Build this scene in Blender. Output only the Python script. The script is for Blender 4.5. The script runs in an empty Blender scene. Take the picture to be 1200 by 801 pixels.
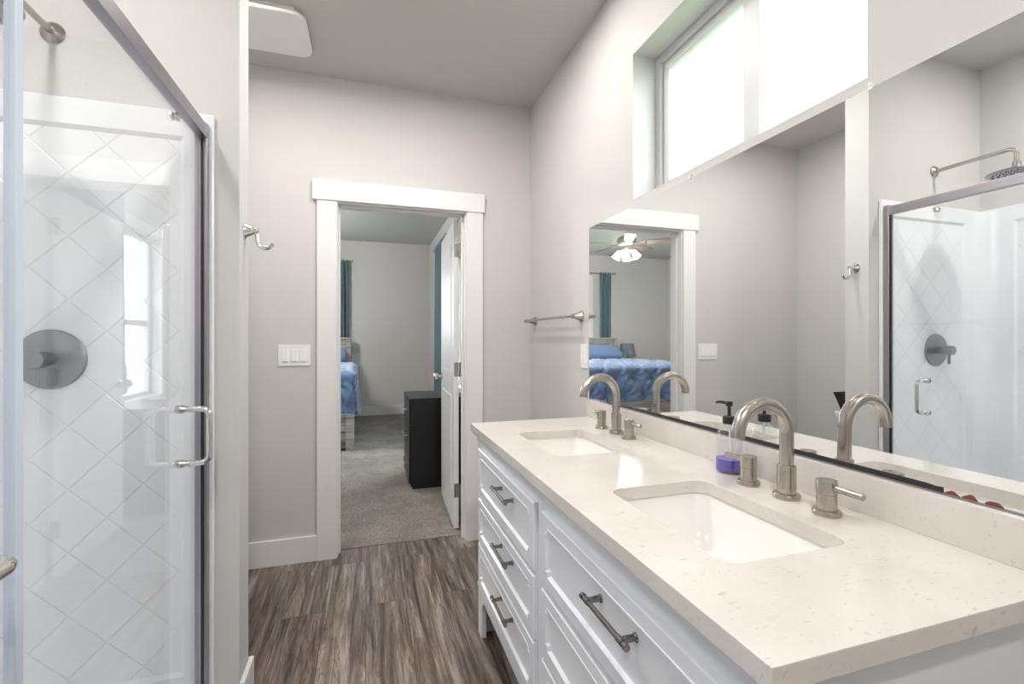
import bpy, bmesh, math, random
from mathutils import Vector, Matrix
random.seed(7)
PI = math.pi
sc = bpy.context.scene
col = sc.collection

# ------------------------------------------------------------------ camera
F, TH, V0, CH = 543.154, 0.3028, 396.95, 1.2485
cd = bpy.data.cameras.new('camera'); cam = bpy.data.objects.new('camera', cd); col.objects.link(cam)
cd.sensor_width = 36; cd.lens = F / 1200 * 36; cd.shift_y = (V0 - 400.5) / 1200; cd.clip_start = 0.02
cam.location = (0, 0, CH); cam.rotation_euler = (PI / 2, 0, -TH)
sc.camera = cam

# ------------------------------------------------------------------ world, lights, exposure
sc.view_settings.view_transform = 'Standard'; sc.view_settings.look = 'None'
sc.view_settings.gamma = 1; sc.view_settings.use_curve_mapping = False
sc.view_settings.exposure = 0.35
sc.cycles.max_bounces = 14; sc.cycles.diffuse_bounces = 8; sc.cycles.glossy_bounces = 8
sc.cycles.transparent_max_bounces = 16; sc.cycles.sample_clamp_indirect = 6
w = bpy.data.worlds.new('sky'); sc.world = w; w.use_nodes = True
bg = w.node_tree.nodes['Background']; bg.inputs[0].default_value = (0.86, 0.94, 1.0, 1); bg.inputs[1].default_value = 8.5

def area(name, loc, size, power, colour=(1, 1, 1), rot=(0, 0, 0), shape='DISK', sy=None, portal=False, spread=PI):
    l = bpy.data.lights.new(name, 'AREA'); l.shape = shape; l.size = size
    if sy: l.size_y = sy
    l.energy = power; l.color = colour; l.spread = spread
    if portal: l.cycles.is_portal = True
    o = bpy.data.objects.new(name, l); col.objects.link(o); o.location = loc; o.rotation_euler = rot
    return o
P_FAR, P_NEAR, P_SHOWER, P_ENTRY_FILL, P_HALL_FILL, P_NOOK_FILL = 2.7, .7, 9.0, 20.5, 9, 6.5
WARM = (1.0, 0.965, 0.93)
DOWNLIGHTS = [(0.60, 1.74, P_FAR, 'far vanity'), (0.68, 0.58, P_NEAR, 'near vanity'), (-0.86, 0.92, P_SHOWER, 'shower'), (0.0, -0.42, P_ENTRY_FILL, 'entry'), (0.20, 1.95, P_HALL_FILL, 'hall'), (-0.52, 2.08, P_NOOK_FILL, 'nook')]  # entry, hall and nook lamps are added fill without a known fixture
for x, y, p, n in DOWNLIGHTS:
    area('downlight_' + n, (x, y, 2.722), 0.13, p, WARM)
# daylight portals just inside the three window openings
area('portal_bath', (1.12, 1.163, 2.09), 0.56, 1, rot=(0, PI / 2, 0), shape='RECTANGLE', sy=0.88, portal=True)
area('portal_bed_side', (1.10, 4.93, 1.47), 1.6, 1, rot=(0, PI / 2, 0), shape='RECTANGLE', sy=1.2, portal=True)
area('portal_bed_far', (-1.34, 7.98, 1.6), 1.7, 1, rot=(-PI / 2, 0, 0), shape='RECTANGLE', sy=1.5, portal=True)

# ------------------------------------------------------------------ material helpers
def mat(name, colour=(.8, .8, .8), rough=.5, metal=0, spec=None, emit=None, estr=0, coat=0):
    m = bpy.data.materials.new(name); m.use_nodes = True
    b = m.node_tree.nodes['Principled BSDF']
    b.inputs['Base Color'].default_value = (*colour, 1); b.inputs['Roughness'].default_value = rough
    b.inputs['Metallic'].default_value = metal
    if spec is not None: b.inputs['Specular IOR Level'].default_value = spec
    if coat: b.inputs['Coat Weight'].default_value = coat; b.inputs['Coat Roughness'].default_value = .06
    if emit: b.inputs['Emission Color'].default_value = (*emit, 1); b.inputs['Emission Strength'].default_value = estr
    return m
class N:
    def __init__(s, m): s.t = m.node_tree; s.b = s.t.nodes.get('Principled BSDF')
    def n(s, typ, **k):
        o = s.t.nodes.new(typ)
        for a, v in k.items(): setattr(o, a, v)
        return o
    def l(s, a, b): s.t.links.new(a, b)
    def math(s, op, a, b=None, c=None):
        o = s.n('ShaderNodeMath', operation=op)
        for i, v in enumerate((a, b, c)):
            if v is None: continue
            if isinstance(v, (int, float)): o.inputs[i].default_value = v
            else: s.l(v, o.inputs[i])
        return o.outputs[0]
    def noise(s, vec, scale, detail=4, rough=.55, dist=0):
        o = s.n('ShaderNodeTexNoise'); o.inputs['Scale'].default_value = scale; o.inputs['Detail'].default_value = detail
        o.inputs['Roughness'].default_value = rough; o.inputs['Distortion'].default_value = dist
        if vec: s.l(vec, o.inputs['Vector'])
        return o.outputs['Fac']
    def pos(s): return s.n('ShaderNodeNewGeometry').outputs['Position']
    def xyz(s, vec=None):
        o = s.n('ShaderNodeSeparateXYZ'); s.l(vec or s.pos(), o.inputs[0]); return o.outputs
    def comb(s, x, y, z=0):
        o = s.n('ShaderNodeCombineXYZ')
        for i, v in enumerate((x, y, z)):
            if isinstance(v, (int, float)): o.inputs[i].default_value = v
            else: s.l(v, o.inputs[i])
        return o.outputs[0]
    def ramp(s, fac, stops):
        o = s.n('ShaderNodeValToRGB'); e = o.color_ramp.elements
        while len(e) < len(stops): e.new(.5)
        for i, (p, c) in enumerate(stops): e[i].position = p; e[i].color = (*c, 1)
        s.l(fac, o.inputs[0]); return o.outputs[0]
    def mix(s, fac, a, b, typ='MIX'):
        o = s.n('ShaderNodeMixRGB', blend_type=typ)
        for i, v in enumerate((fac, a, b)):
            if isinstance(v, (int, float)): o.inputs[i].default_value = v
            elif isinstance(v, tuple): o.inputs[i].default_value = (*v, 1)
            else: s.l(v, o.inputs[i])
        return o.outputs[0]
    def bump(s, h, strength=.2, dist=.002, invert=False):
        o = s.n('ShaderNodeBump', invert=invert); o.inputs['Strength'].default_value = strength; o.inputs['Distance'].default_value = dist
        s.l(h, o.inputs['Height']); s.l(o.outputs[0], s.b.inputs['Normal'])
    def colour(s, c): s.l(c, s.b.inputs['Base Color'])

def paint(name, c, rough=.6, scale=170, strength=.15, dist=.0015):
    m = mat(name, c, rough, spec=.3); g = N(m)
    g.bump(g.noise(g.pos(), scale, 3), strength, dist); return m
M = {}
M['wall'] = paint('greige wall paint', (.59, .577, .562), .6, 120, .28, .002)
M['ceiling'] = paint('ceiling paint', (.56, .545, .53), .7)
M['trim'] = mat('white trim paint', (.775, .765, .757), .35)
M['door'] = mat('white door paint', (.82, .82, .82), .35)
M['cab'] = mat('white cabinet lacquer', (.735, .755, .795), .28)
M['porcelain'] = mat('white porcelain', (.85, .84, .82), .12, coat=.4)
M['plastic'] = mat('white plastic', (.83, .83, .82), .35)
M['vinyl'] = mat('white window vinyl', (.58, .585, .59), .4)
M['black'] = mat('black plastic', (.012, .012, .013), .35)
M['blackwood'] = mat('black painted wood', (.006, .006, .008), .4)
M['dark'] = mat('dark gap', (.02, .02, .022), .6)
M['acrylic'] = mat('white acrylic', (.82, .84, .865), .16)
M['mirror'] = mat('mirror silver', (.93, .94, .93), .005, 1)
M['blackedge'] = mat('black mirror edge', (.018, .017, .018), .5)
M['rust'] = mat('reddish brown desilvering', (.16, .045, .03), .6)
M['seal'] = mat('pale clear vinyl seal', (.62, .68, .78), .25)
M['frame_al'] = mat('brushed dark nickel aluminium', (.40, .375, .41), .34, 1)
M['frame_lt'] = mat('satin aluminium', (.62, .63, .68), .32, 1)
M['bulb'] = mat('lit frosted glass', (1, 1, 1), .4, emit=(1, .96, .90), estr=215)
M['lens'] = mat('lit lamp lens', (1, 1, 1), .4, emit=(1, .95, .88), estr=12)
M['fan_metal'] = mat('brushed nickel fan body', (.40, .37, .34), .3, 1)
M['fan_blade'] = mat('light maple fan blade', (.11, .08, .065), .5)
M['shade_fabric'] = mat('grey lamp shade fabric', (.17, .19, .24), .9)
M['leaf'] = mat('green leaves', (.10, .24, .06), .7)
M['bark'] = mat('brown bark', (.10, .07, .05), .9)

def brushed(name, c, rough):
    m = mat(name, c, rough, 1); g = N(m)
    x = g.xyz(); v = g.comb(g.math('MULTIPLY', x[0], 90), g.math('MULTIPLY', x[1], 90), g.math('MULTIPLY', x[2], 1200))
    f = g.noise(v, 1, 2)
    g.l(g.math('MULTIPLY_ADD', f, .10, rough - .05), g.b.inputs['Roughness'])
    return m
M['nickel'] = brushed('brushed nickel', (.47, .43, .395), .24)
M['steel'] = mat('satin pull steel', (.27, .26, .25), .24, 1)
M['chrome'] = mat('polished nickel', (.72, .71, .69), .12, 1)
M['gunmetal'] = brushed('dull grey nickel', (.30, .31, .33), .36)

def quartz():
    m = mat('warm white quartz', rough=.11); g = N(m); p = g.pos()
    wob = g.noise(p, 5, 3)
    x = g.xyz(p)
    v = g.comb(g.math('MULTIPLY_ADD', wob, 5, g.math('MULTIPLY', x[0], 55)), g.math('MULTIPLY_ADD', wob, 4, g.math('MULTIPLY', x[1], 150)), g.math('MULTIPLY', x[2], 90))
    fleck = g.noise(v, 1, 5, .62, .6)
    cloud = g.noise(p, 9, 4)
    base = g.ramp(cloud, [(.35, (.635, .60, .565)), (.65, (.675, .642, .608))])
    fl = g.ramp(fleck, [(.60, (0, 0, 0)), (.74, (.9, .9, .9))])
    c = g.mix(fl, base, (.42, .385, .36))
    g.colour(c); return m
M['quartz'] = quartz()

def archglass(name, tint=(.985, .995, .992), rough=0.0, base=.04, gain=1.0):
    m = bpy.data.materials.new(name); m.use_nodes = True; g = N(m); t = m.node_tree
    out = t.nodes['Material Output']; t.nodes.remove(g.b)
    tr = g.n('ShaderNodeBsdfTransparent'); tr.inputs[0].default_value = (*tint, 1)
    gl = g.n('ShaderNodeBsdfGlossy'); gl.inputs['Roughness'].default_value = rough; gl.inputs[0].default_value = (1, 1, 1, 1)
    lw = g.n('ShaderNodeLayerWeight'); lw.inputs[0].default_value = .5
    f = g.math('MULTIPLY_ADD', g.math('POWER', lw.outputs['Facing'], 5), (1 - base) * gain, base)
    mx = g.n('ShaderNodeMixShader'); g.l(f, mx.inputs[0]); g.l(tr.outputs[0], mx.inputs[1]); g.l(gl.outputs[0], mx.inputs[2])
    g.l(mx.outputs[0], out.inputs[0]); return m
M['glass'] = archglass('clear shower glass', (.99, .995, .998))
M['pane'] = archglass('window glass', (.98, .99, .99))
M['bottle'] = archglass('clear bottle glass', (.982, .984, .99), base=.05)
M['soap'] = mat('purple liquid soap', (.09, .06, .42), .1)

def tile(axis):
    m = mat('embossed diamond acrylic ' + axis, (.82, .84, .865), .17); g = N(m); x = g.xyz()
    h = x[0] if axis == 'x' else x[1]
    def line(e, ph):
        q = g.math('MULTIPLY_ADD', e, 1 / .185, ph / .185 + .5 + 20)
        return g.math('MULTIPLY', g.math('ABSOLUTE', g.math('SUBTRACT', g.math('FRACT', q), .5)), .185)
    ph = .025 if axis == 'x' else 0.06
    a = line(g.math('ADD', h, x[2]), ph); b = line(g.math('SUBTRACT', h, x[2]), ph + 1.432 if axis == 'x' else .03)
    d = g.math('MINIMUM', a, b)
    hgt = g.math('MINIMUM', g.math('DIVIDE', d, .004), 1.0)
    g.bump(hgt, .6, .003); return m
M['tile_x'] = tile('x'); M['tile_y'] = tile('y')

def planks():
    m = mat('grey brown vinyl planks', rough=.30, spec=.5); g = N(m); x = g.xyz()
    v = g.comb(g.math('ADD', x[1], 3.37), g.math('ADD', x[0], 5.045))
    b = g.n('ShaderNodeTexBrick', offset=.37); g.l(v, b.inputs['Vector'])
    b.inputs['Color1'].default_value = (0, 0, 0, 1); b.inputs['Color2'].default_value = (1, 1, 1, 1); b.inputs['Mortar'].default_value = (.5, .5, .5, 1)
    b.inputs['Scale'].default_value = 1; b.inputs['Mortar Size'].default_value = .0012; b.inputs['Brick Width'].default_value = 1.22; b.inputs['Row Height'].default_value = .18
    rnd = g.n('ShaderNodeRGBToBW'); g.l(b.outputs['Color'], rnd.inputs[0]); r = rnd.outputs[0]
    gv = g.comb(g.math('MULTIPLY_ADD', r, 17, g.math('MULTIPLY', x[0], 22)), g.math('MULTIPLY_ADD', r, 9, g.math('MULTIPLY', x[1], 1.3)))
    grain = g.noise(gv, 1, 8, .68, 1.1)
    fv = g.comb(g.math('MULTIPLY', x[0], 150), g.math('MULTIPLY_ADD', r, 9, g.math('MULTIPLY', x[1], 6)))
    fine = g.noise(fv, 1, 5, .7, .5)
    cv = g.comb(g.math('MULTIPLY_ADD', r, 31, g.math('MULTIPLY', x[0], 11)), g.math('MULTIPLY_ADD', r, 5, g.math('MULTIPLY', x[1], .9)))
    cath = g.noise(cv, 1, 6, .62, 2.2)
    vein = g.math('SUBTRACT', 1.0, g.math('MINIMUM', 1.0, g.math('MULTIPLY', g.math('ABSOLUTE', g.math('SUBTRACT', g.math('FRACT', g.math('MULTIPLY', cath, 7)), .5)), 7)))
    fac = g.math('ADD', g.math('MULTIPLY', grain, .70), g.math('MULTIPLY', fine, .30))
    fac = g.math('ADD', fac, g.math('MULTIPLY_ADD', cath, .42, -.21))
    fac = g.math('ADD', fac, g.math('MULTIPLY_ADD', r, .07, -.035))
    c = g.ramp(fac, [(.37, (.042, .031, .025)), (.46, (.128, .098, .080)), (.55, (.222, .182, .155)), (.66, (.42, .36, .315))])
    c = g.mix(g.math('MULTIPLY', vein, g.math('MULTIPLY', fine, 1.05)), c, (.030, .024, .021))
    c = g.mix(g.math('MULTIPLY', b.outputs['Fac'], .6), c, (.03, .025, .022))
    g.colour(c); g.bump(fac, .18, .001); return m
M['floor'] = planks()

def carpet():
    m = mat('grey beige cut pile carpet', rough=1, spec=.05); g = N(m); p = g.pos()
    a = g.noise(p, 160, 3, .7); b = g.noise(p, 3.0, 4, .6)
    f = g.math('ADD', g.math('MULTIPLY', a, .75), g.math('MULTIPLY', b, .25))
    g.colour(g.ramp(f, [(.36, (.14, .122, .108)), (.52, (.325, .298, .272)), (.66, (.56, .53, .50))])); g.bump(a, .9, .008); return m
M['carpet'] = carpet()

def greywood():
    m = mat('weathered grey wood', rough=.6); g = N(m); x = g.xyz()
    v = g.comb(g.math('MULTIPLY', x[0], 3), g.math('MULTIPLY', x[1], 3), g.math('MULTIPLY', x[2], 45))
    f = g.noise(v, 1, 6, .65, .5)
    g.colour(g.ramp(f, [(.35, (.17, .16, .15)), (.5, (.36, .345, .335)), (.65, (.54, .52, .50))])); return m
M['greywood'] = greywood()

def fabric(name, c, scale=260, rough=.85, sheen=.2):
    m = mat(name, c, rough, spec=.25); g = N(m); g.b.inputs['Sheen Weight'].default_value = sheen
    n = g.noise(g.pos(), scale, 2); g.colour(g.mix(n, tuple(v * .86 for v in c), tuple(min(1, v * 1.12) for v in c))); g.bump(n, .12, .001); return m
M['comforter'] = fabric('blue satin cotton', (.16, .245, .42), rough=.42, sheen=.6)
M['pillow'] = fabric('blue pillow cotton', (.14, .23, .41), rough=.5)
M['curtain'] = fabric('teal curtain cloth', (.095, .158, .172), 180)
M['mattress'] = fabric('white mattress cloth', (.7, .7, .7))
M['lawn'] = fabric('lawn', (.13, .21, .08), 12)

# ------------------------------------------------------------------ geometry helpers
def BM(): return bmesh.new()
def merge(dst, src):
    me = bpy.data.meshes.new('tmp'); src.to_mesh(me); dst.from_mesh(me); bpy.data.meshes.remove(me); src.free()
def box(bm, x0, x1, y0, y1, z0, z1, bev=0, seg=2):
    b = BM(); bmesh.ops.create_cube(b, size=1)
    for v in b.verts: v.co = ((x0 + x1) / 2 + v.co.x * (x1 - x0), (y0 + y1) / 2 + v.co.y * (y1 - y0), (z0 + z1) / 2 + v.co.z * (z1 - z0))
    if bev: bmesh.ops.bevel(b, geom=list(b.edges), offset=bev, segments=seg, profile=.5, affect='EDGES')
    merge(bm, b); return bm
def lathe(bm, prof, seg=32, mtx=None):
    """prof: list of (r, z); r=0 closes"""
    rows = []
    for r, z in prof:
        if r <= 1e-6: rows.append([bm.verts.new((0, 0, z))])
        else: rows.append([bm.verts.new((r * math.cos(2 * PI * k / seg), r * math.sin(2 * PI * k / seg), z)) for k in range(seg)])
    allv = [v for r in rows for v in r]
    for a, b in zip(rows, rows[1:]):
        for k in range(seg):
            k2 = (k + 1) % seg
            if len(a) == 1 and len(b) == 1: continue
            if len(a) == 1: bm.faces.new((a[0], b[k], b[k2]))
            elif len(b) == 1: bm.faces.new((a[k], b[0], a[k2]))
            else: bm.faces.new((a[k], b[k], b[k2], a[k2]))
    if mtx is not None:
        for v in allv: v.co = mtx @ v.co
    bmesh.ops.recalc_face_normals(bm, faces=bm.faces)
    return bm
def axis_m(o, d):
    """matrix taking local z to direction d, at o"""
    q = Vector(d).normalized().to_track_quat('Z', 'Y')
    return Matrix.Translation(Vector(o)) @ q.to_matrix().to_4x4()
def tube(bm, pts, r, seg=16, cap=True):
    pts = [Vector(p) for p in pts]; n = len(pts)
    rad = r if isinstance(r, (list, tuple)) else [r] * n
    tang = []
    for i in range(n):
        a = pts[max(0, i - 1)]; b = pts[min(n - 1, i + 1)]; tang.append((b - a).normalized())
    up = Vector((0, 0, 1)) if abs(tang[0].z) < .9 else Vector((0, 1, 0))
    u = tang[0].cross(up).normalized(); rows = []
    for i in range(n):
        u = (u - tang[i] * u.dot(tang[i])).normalized(); v = tang[i].cross(u)
        rows.append([bm.verts.new(pts[i] + (u * math.cos(2 * PI * k / seg) + v * math.sin(2 * PI * k / seg)) * rad[i]) for k in range(seg)])
    for a, b in zip(rows, rows[1:]):
        for k in range(seg): bm.faces.new((a[k], a[(k + 1) % seg], b[(k + 1) % seg], b[k]))
    if cap: bm.faces.new(rows[0][::-1]); bm.faces.new(rows[-1])
    bmesh.ops.recalc_face_normals(bm, faces=bm.faces)
    return bm
def rrect(x0, x1, y0, y1, r, seg=6):
    pts = []
    for cx, cy, a0 in ((x1 - r, y1 - r, 0), (x0 + r, y1 - r, PI / 2), (x0 + r, y0 + r, PI), (x1 - r, y0 + r, 1.5 * PI)):
        for k in range(seg + 1):
            a = a0 + PI / 2 * k / seg; pts.append((cx + r * math.cos(a), cy + r * math.sin(a)))
    return pts
def loft(bm, rings, cap0=False, cap1=False, closed=True):
    rows = [[bm.verts.new(p) for p in r] for r in rings]; n = len(rows[0])
    for a, b in zip(rows, rows[1:]):
        for k in range(n if closed else n - 1): bm.faces.new((a[k], a[(k + 1) % n], b[(k + 1) % n], b[k]))
    if cap0: bm.faces.new(rows[0][::-1])
    if cap1: bm.faces.new(rows[-1])
    bmesh.ops.recalc_face_normals(bm, faces=bm.faces)
    return bm
def prism(bm, prof, axis, a, b):
    """extrude a closed 2-D profile along an axis; prof is in the two other axes in order"""
    def p(q, t):
        if axis == 'x': return (t, q[0], q[1])
        if axis == 'y': return (q[0], t, q[1])
        return (q[0], q[1], t)
    return loft(bm, [[p(q, a) for q in prof], [p(q, b) for q in prof]], True, True)
def wpos(o):
    v = Vector((0, 0, 0))
    while o: v += o.location; o = o.parent
    return v
def obj(name, bm, m, parent=None, smooth=True, angle=40):
    """one mesh object; the bmesh is given in world coordinates"""
    cs = [v.co for v in bm.verts]
    lo = Vector((min(c.x for c in cs), min(c.y for c in cs), min(c.z for c in cs))); hi = Vector((max(c.x for c in cs), max(c.y for c in cs), max(c.z for c in cs)))
    org = (lo + hi) / 2
    if parent is None: org.z = lo.z
    for v in bm.verts: v.co -= org
    me = bpy.data.meshes.new(name); bm.to_mesh(me); bm.free()
    for mm in (m if isinstance(m, (list, tuple)) else [m]): me.materials.append(mm)
    if smooth:
        me.polygons.foreach_set('use_smooth', [True] * len(me.polygons)); me.set_sharp_from_angle(angle=math.radians(angle))
    o = bpy.data.objects.new(name, me); col.objects.link(o); o.parent = parent
    if smooth and angle < 100:
        wn = o.modifiers.new('weighted normals', 'WEIGHTED_NORMAL'); wn.keep_sharp = True; wn.weight = 100
    o.location = org - (wpos(parent) if parent else Vector((0, 0, 0)))
    return o
def tag(o, label, cat, group=None):
    o['label'] = label; o['category'] = cat
    if group: o['group'] = group
    return o
def thing(name, label, cat, loc, group=None):
    o = bpy.data.objects.new(name, None); col.objects.link(o); o.location = loc; o.empty_display_size = .1
    return tag(o, label, cat, group)
def struct(name, bm, m, parent=None, smooth=False):
    o = obj(name, bm, m, parent, smooth=smooth)
    if parent is None: o['kind'] = 'structure'
    return o
def bx(*a, **k): return box(BM(), *a, **k)
def copy_tree(o, delta, parent=None):
    c = o.copy(); col.objects.link(c); c.parent = parent
    if parent is None: c.location = o.location + Vector(delta)
    for ch in list(o.children): copy_tree(ch, delta, c)
    return c

# ------------------------------------------------------------------ dimensions
XR, YB, YC, CEIL = 1.0085, 2.8315, 2.9465, 2.74
XL, PX, P0, P1 = -1.2454, -0.3924, 1.684, 1.8033
BXL, BYF, BC = -3.695, 7.899, 2.8316
YN = -1.1
XRO = 1.19                                     # outer face of the window wall
D0, D1, DT = -0.16, 0.579, 2.026
W = dict(y0=.711, y1=1.6154, z0=1.801, z1=2.378)
SW = dict(y0=4.36, y1=5.50, z0=.70, z1=2.25)    # bedroom side window
FW = dict(x0=-1.97, x1=-.50, z0=.85, z1=2.36)   # bedroom far window

# ------------------------------------------------------------------ the setting
struct('floor', bx(XL - .12, XRO, YN - .1, 2.922, -.1, 0), M['floor'])
struct('floor_bedroom', bx(BXL - .12, XRO, 2.922, BYF + .12, -.1, .004), M['carpet'])
struct('ceiling', bx(XL - .12, XRO, YN - .1, YB + .05, CEIL, CEIL + .1), M['ceiling'])
struct('ceiling_bedroom', bx(BXL - .12, XRO, YC - .05, BYF + .12, BC, BC + .1), M['ceiling'])
b = BM()
zt = 2.94
box(b, XR, XRO, YN, W['y0'], 0, zt); box(b, XR, XRO, W['y0'], W['y1'], 0, W['z0']); box(b, XR, XRO, W['y0'], W['y1'], W['z1'], zt)
box(b, XR, XRO, W['y1'], SW['y0'], 0, zt); box(b, XR, XRO, SW['y0'], SW['y1'], 0, SW['z0']); box(b, XR, XRO, SW['y0'], SW['y1'], SW['z1'], zt)
box(b, XR, XRO, SW['y1'], BYF + .12, 0, zt)
struct('wall_right', b, M['wall'])
b = BM()
box(b, BXL, D0 - .02, YB, YC, 0, zt); box(b, D1 + .02, XR, YB, YC, 0, zt); box(b, D0 - .02, D1 + .02, YB, YC, DT + .02, zt)
struct('wall_back', b, M['wall'])
struct('wall_left', bx(XL - .12, XL, YN, YB, 0, CEIL), M['wall'])
struct('wall_near', bx(XL - .12, XRO, YN - .12, YN, 0, CEIL), M['wall'])
struct('wall_partition', bx(XL, PX, P0, P1, 0, CEIL), M['wall'])
NP0, NP1 = -.06, .06
struct('wall_shower_near', bx(XL, PX, NP0, NP1, 0, CEIL), M['wall'])
struct('wall_bedroom_left', bx(BXL - .12, BXL, YB, BYF + .12, 0, zt), M['wall'])
b = BM()
box(b, BXL, FW['x0'], BYF, BYF + .12, 0, zt); box(b, FW['x1'], XR, BYF, BYF + .12, 0, zt)
box(b, FW['x0'], FW['x1'], BYF, BYF + .12, 0, FW['z0']); box(b, FW['x0'], FW['x1'], BYF, BYF + .12, FW['z1'], zt)
struct('wall_bedroom_far', b, M['wall'])

# baseboards
BH, BT = .142, .015
struct('baseboard_back', bx(XL, -.27, YB - BT, YB, 0, BH, bev=.002), M['trim'])
struct('baseboard_back_right', bx(.69, XR, YB - BT, YB, 0, BH, bev=.002), M['trim'])
struct('baseboard_right', bx(XR - BT, XR, 1.99, YB - BT, 0, BH, bev=.002), M['trim'])
b = BM(); box(b, PX, PX + BT, P0 - .001, P1 + BT, 0, BH, bev=.002); box(b, XL + BT, PX, P1, P1 + BT, 0, BH, bev=.002)
struct('baseboard_partition', b, M['trim'])
struct('baseboard_left', bx(XL, XL + BT, P1 + BT, YB - BT, 0, BH, bev=.002), M['trim'])
struct('baseboard_bedroom_far', bx(BXL, XR, BYF - BT, BYF, .004, .16, bev=.002), M['trim'])
struct('baseboard_bedroom_right', bx(XR - BT, XR, YC, BYF - BT, .004, .16, bev=.002), M['trim'])
struct('baseboard_bedroom_left', bx(BXL, BXL + BT, YC, BYF - BT, .004, .16, bev=.002), M['trim'])

# doorway casing (trim_1) and jamb (trim_2)
b = BM()
box(b, -.270, D0 - .006, YB - .019, YB, 0, 2.039, bev=.0015); box(b, D1 + .006, .689, YB - .019, YB, 0, 2.039, bev=.0015)
box(b, -.293, .700, YB - .026, YB, 2.034, 2.147, bev=.0015)
struct('trim_1', b, M['trim'])
b = BM()
box(b, D0 - .02, D0, YB - .001, YC + .001, 0, DT + .02); box(b, D1, D1 + .02, YB - .001, YC + .001, 0, DT + .02); box(b, D0 - .001, D1 + .001, YB - .001, YC + .001, DT, DT + .02)
box(b, D0, D0 + .011, YB + .045, YB + .078, 0, DT, bev=.001); box(b, D1 - .011, D1, YB + .045, YB + .078, 0, DT, bev=.001); box(b, D0, D1, YB + .045, YB + .078, DT - .011, DT, bev=.001)
struct('trim_2', b, M['trim'])
# bedroom side casing
b = BM()
box(b, -.27, D0 - .006, YC, YC + .019, 0.004, 2.039); box(b, D1 + .022, .689, YC, YC + .019, 0.004, 2.039); box(b, -.293, .70, YC, YC + .019, 2.046, 2.147)
struct('trim_3', b, M['trim'])

# ------------------------------------------------------------------ bathroom window
def pane_frame(bm, y0, y1, z0, z1, xa, xb, t, bev=.003):
    box(bm, xa, xb, y0, y1, z0, z0 + t, bev=bev); box(bm, xa, xb, y0, y1, z1 - t, z1, bev=bev)
    box(bm, xa, xb, y0, y0 + t, z0 + t, z1 - t, bev=bev); box(bm, xa, xb, y1 - t, y1, z0 + t, z1 - t, bev=bev)
b = BM(); pane_frame(b, W['y0'], W['y1'], W['z0'], W['z1'], XR + .105, XR + .18, .032)
wf = struct('window_1', b, M['vinyl'])
b = BM(); pane_frame(b, 1.115, W['y1'] - .033, W['z0'] + .033, W['z1'] - .033, XR + .118, XR + .143, .036)
box(b, XR + .1155, XR + .1455, 1.108, 1.172, W['z0'] + .034, W['z1'] - .034, bev=.003); obj('window_sash', b, M['vinyl'], wf)
b = BM(); pane_frame(b, W['y0'] + .033, 1.165, W['z0'] + .033, W['z1'] - .033, XR + .147, XR + .172, .036)
obj('window_sash', b, M['vinyl'], wf)
obj('window_glass', bx(XR + .129, XR + .132, 1.171, W['y1'] - .068, W['z0'] + .068, W['z1'] - .068), M['pane'], wf, smooth=False)
obj('window_glass', bx(XR + .158, XR + .161, W['y0'] + .068, 1.130, W['z0'] + .068, W['z1'] - .068), M['pane'], wf, smooth=False)

# bedroom windows
b = BM(); pane_frame(b, SW['y0'], SW['y1'], SW['z0'], SW['z1'], XR + .08, XR + .16, .04)
box(b, XR + .10, XR + .14, SW['y0'] + .03, SW['y1'] - .03, 1.375, 1.43, bev=.003)
wf = struct('window_2', b, M['vinyl'])
obj('window_glass', bx(XR + .118, XR + .121, SW['y0'] + .038, SW['y1'] - .038, SW['z0'] + .038, SW['z1'] - .038), M['pane'], wf, smooth=False)
b = BM(); pane_frame(b, SW['y0'] - .085, SW['y1'] + .085, SW['z0'] - .085, SW['z1'] + .085, XR - .018, XR, .085, bev=.002)
struct('trim_5', b, M['trim'])
b = BM(); t = .04; ya, yb = BYF + .04, BYF + .11
box(b, FW['x0'], FW['x1'], ya, yb, FW['z0'], FW['z0'] + t); box(b, FW['x0'], FW['x1'], ya, yb, FW['z1'] - t, FW['z1'])
box(b, FW['x0'], FW['x0'] + t, ya, yb, FW['z0'] + t, FW['z1'] - t); box(b, FW['x1'] - t, FW['x1'], ya, yb, FW['z0'] + t, FW['z1'] - t); box(b, -1.27, -1.21, ya + .01, yb - .01, FW['z0'] + t, FW['z1'] - t)
wf = struct('window_3', b, M['vinyl'])
obj('window_glass', bx(FW['x0'] + .038, FW['x1'] - .038, BYF + .07, BYF + .073, FW['z0'] + .038, FW['z1'] - .038), M['pane'], wf, smooth=False)
b = BM(); t = .085; ya, yb = BYF - .018, BYF
box(b, FW['x0'] - t, FW['x1'] + t, ya, yb, FW['z0'] - t, FW['z0']); box(b, FW['x0'] - t, FW['x1'] + t, ya, yb, FW['z1'], FW['z1'] + t)
box(b, FW['x0'] - t, FW['x0'], ya, yb, FW['z0'], FW['z1']); box(b, FW['x1'], FW['x1'] + t, ya, yb, FW['z0'], FW['z1'])
struct('trim_6', b, M['trim'])
# outdoors
struct('ground', bx(-14, 30, -8, 30, -.35, -.2), M['lawn'])

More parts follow.
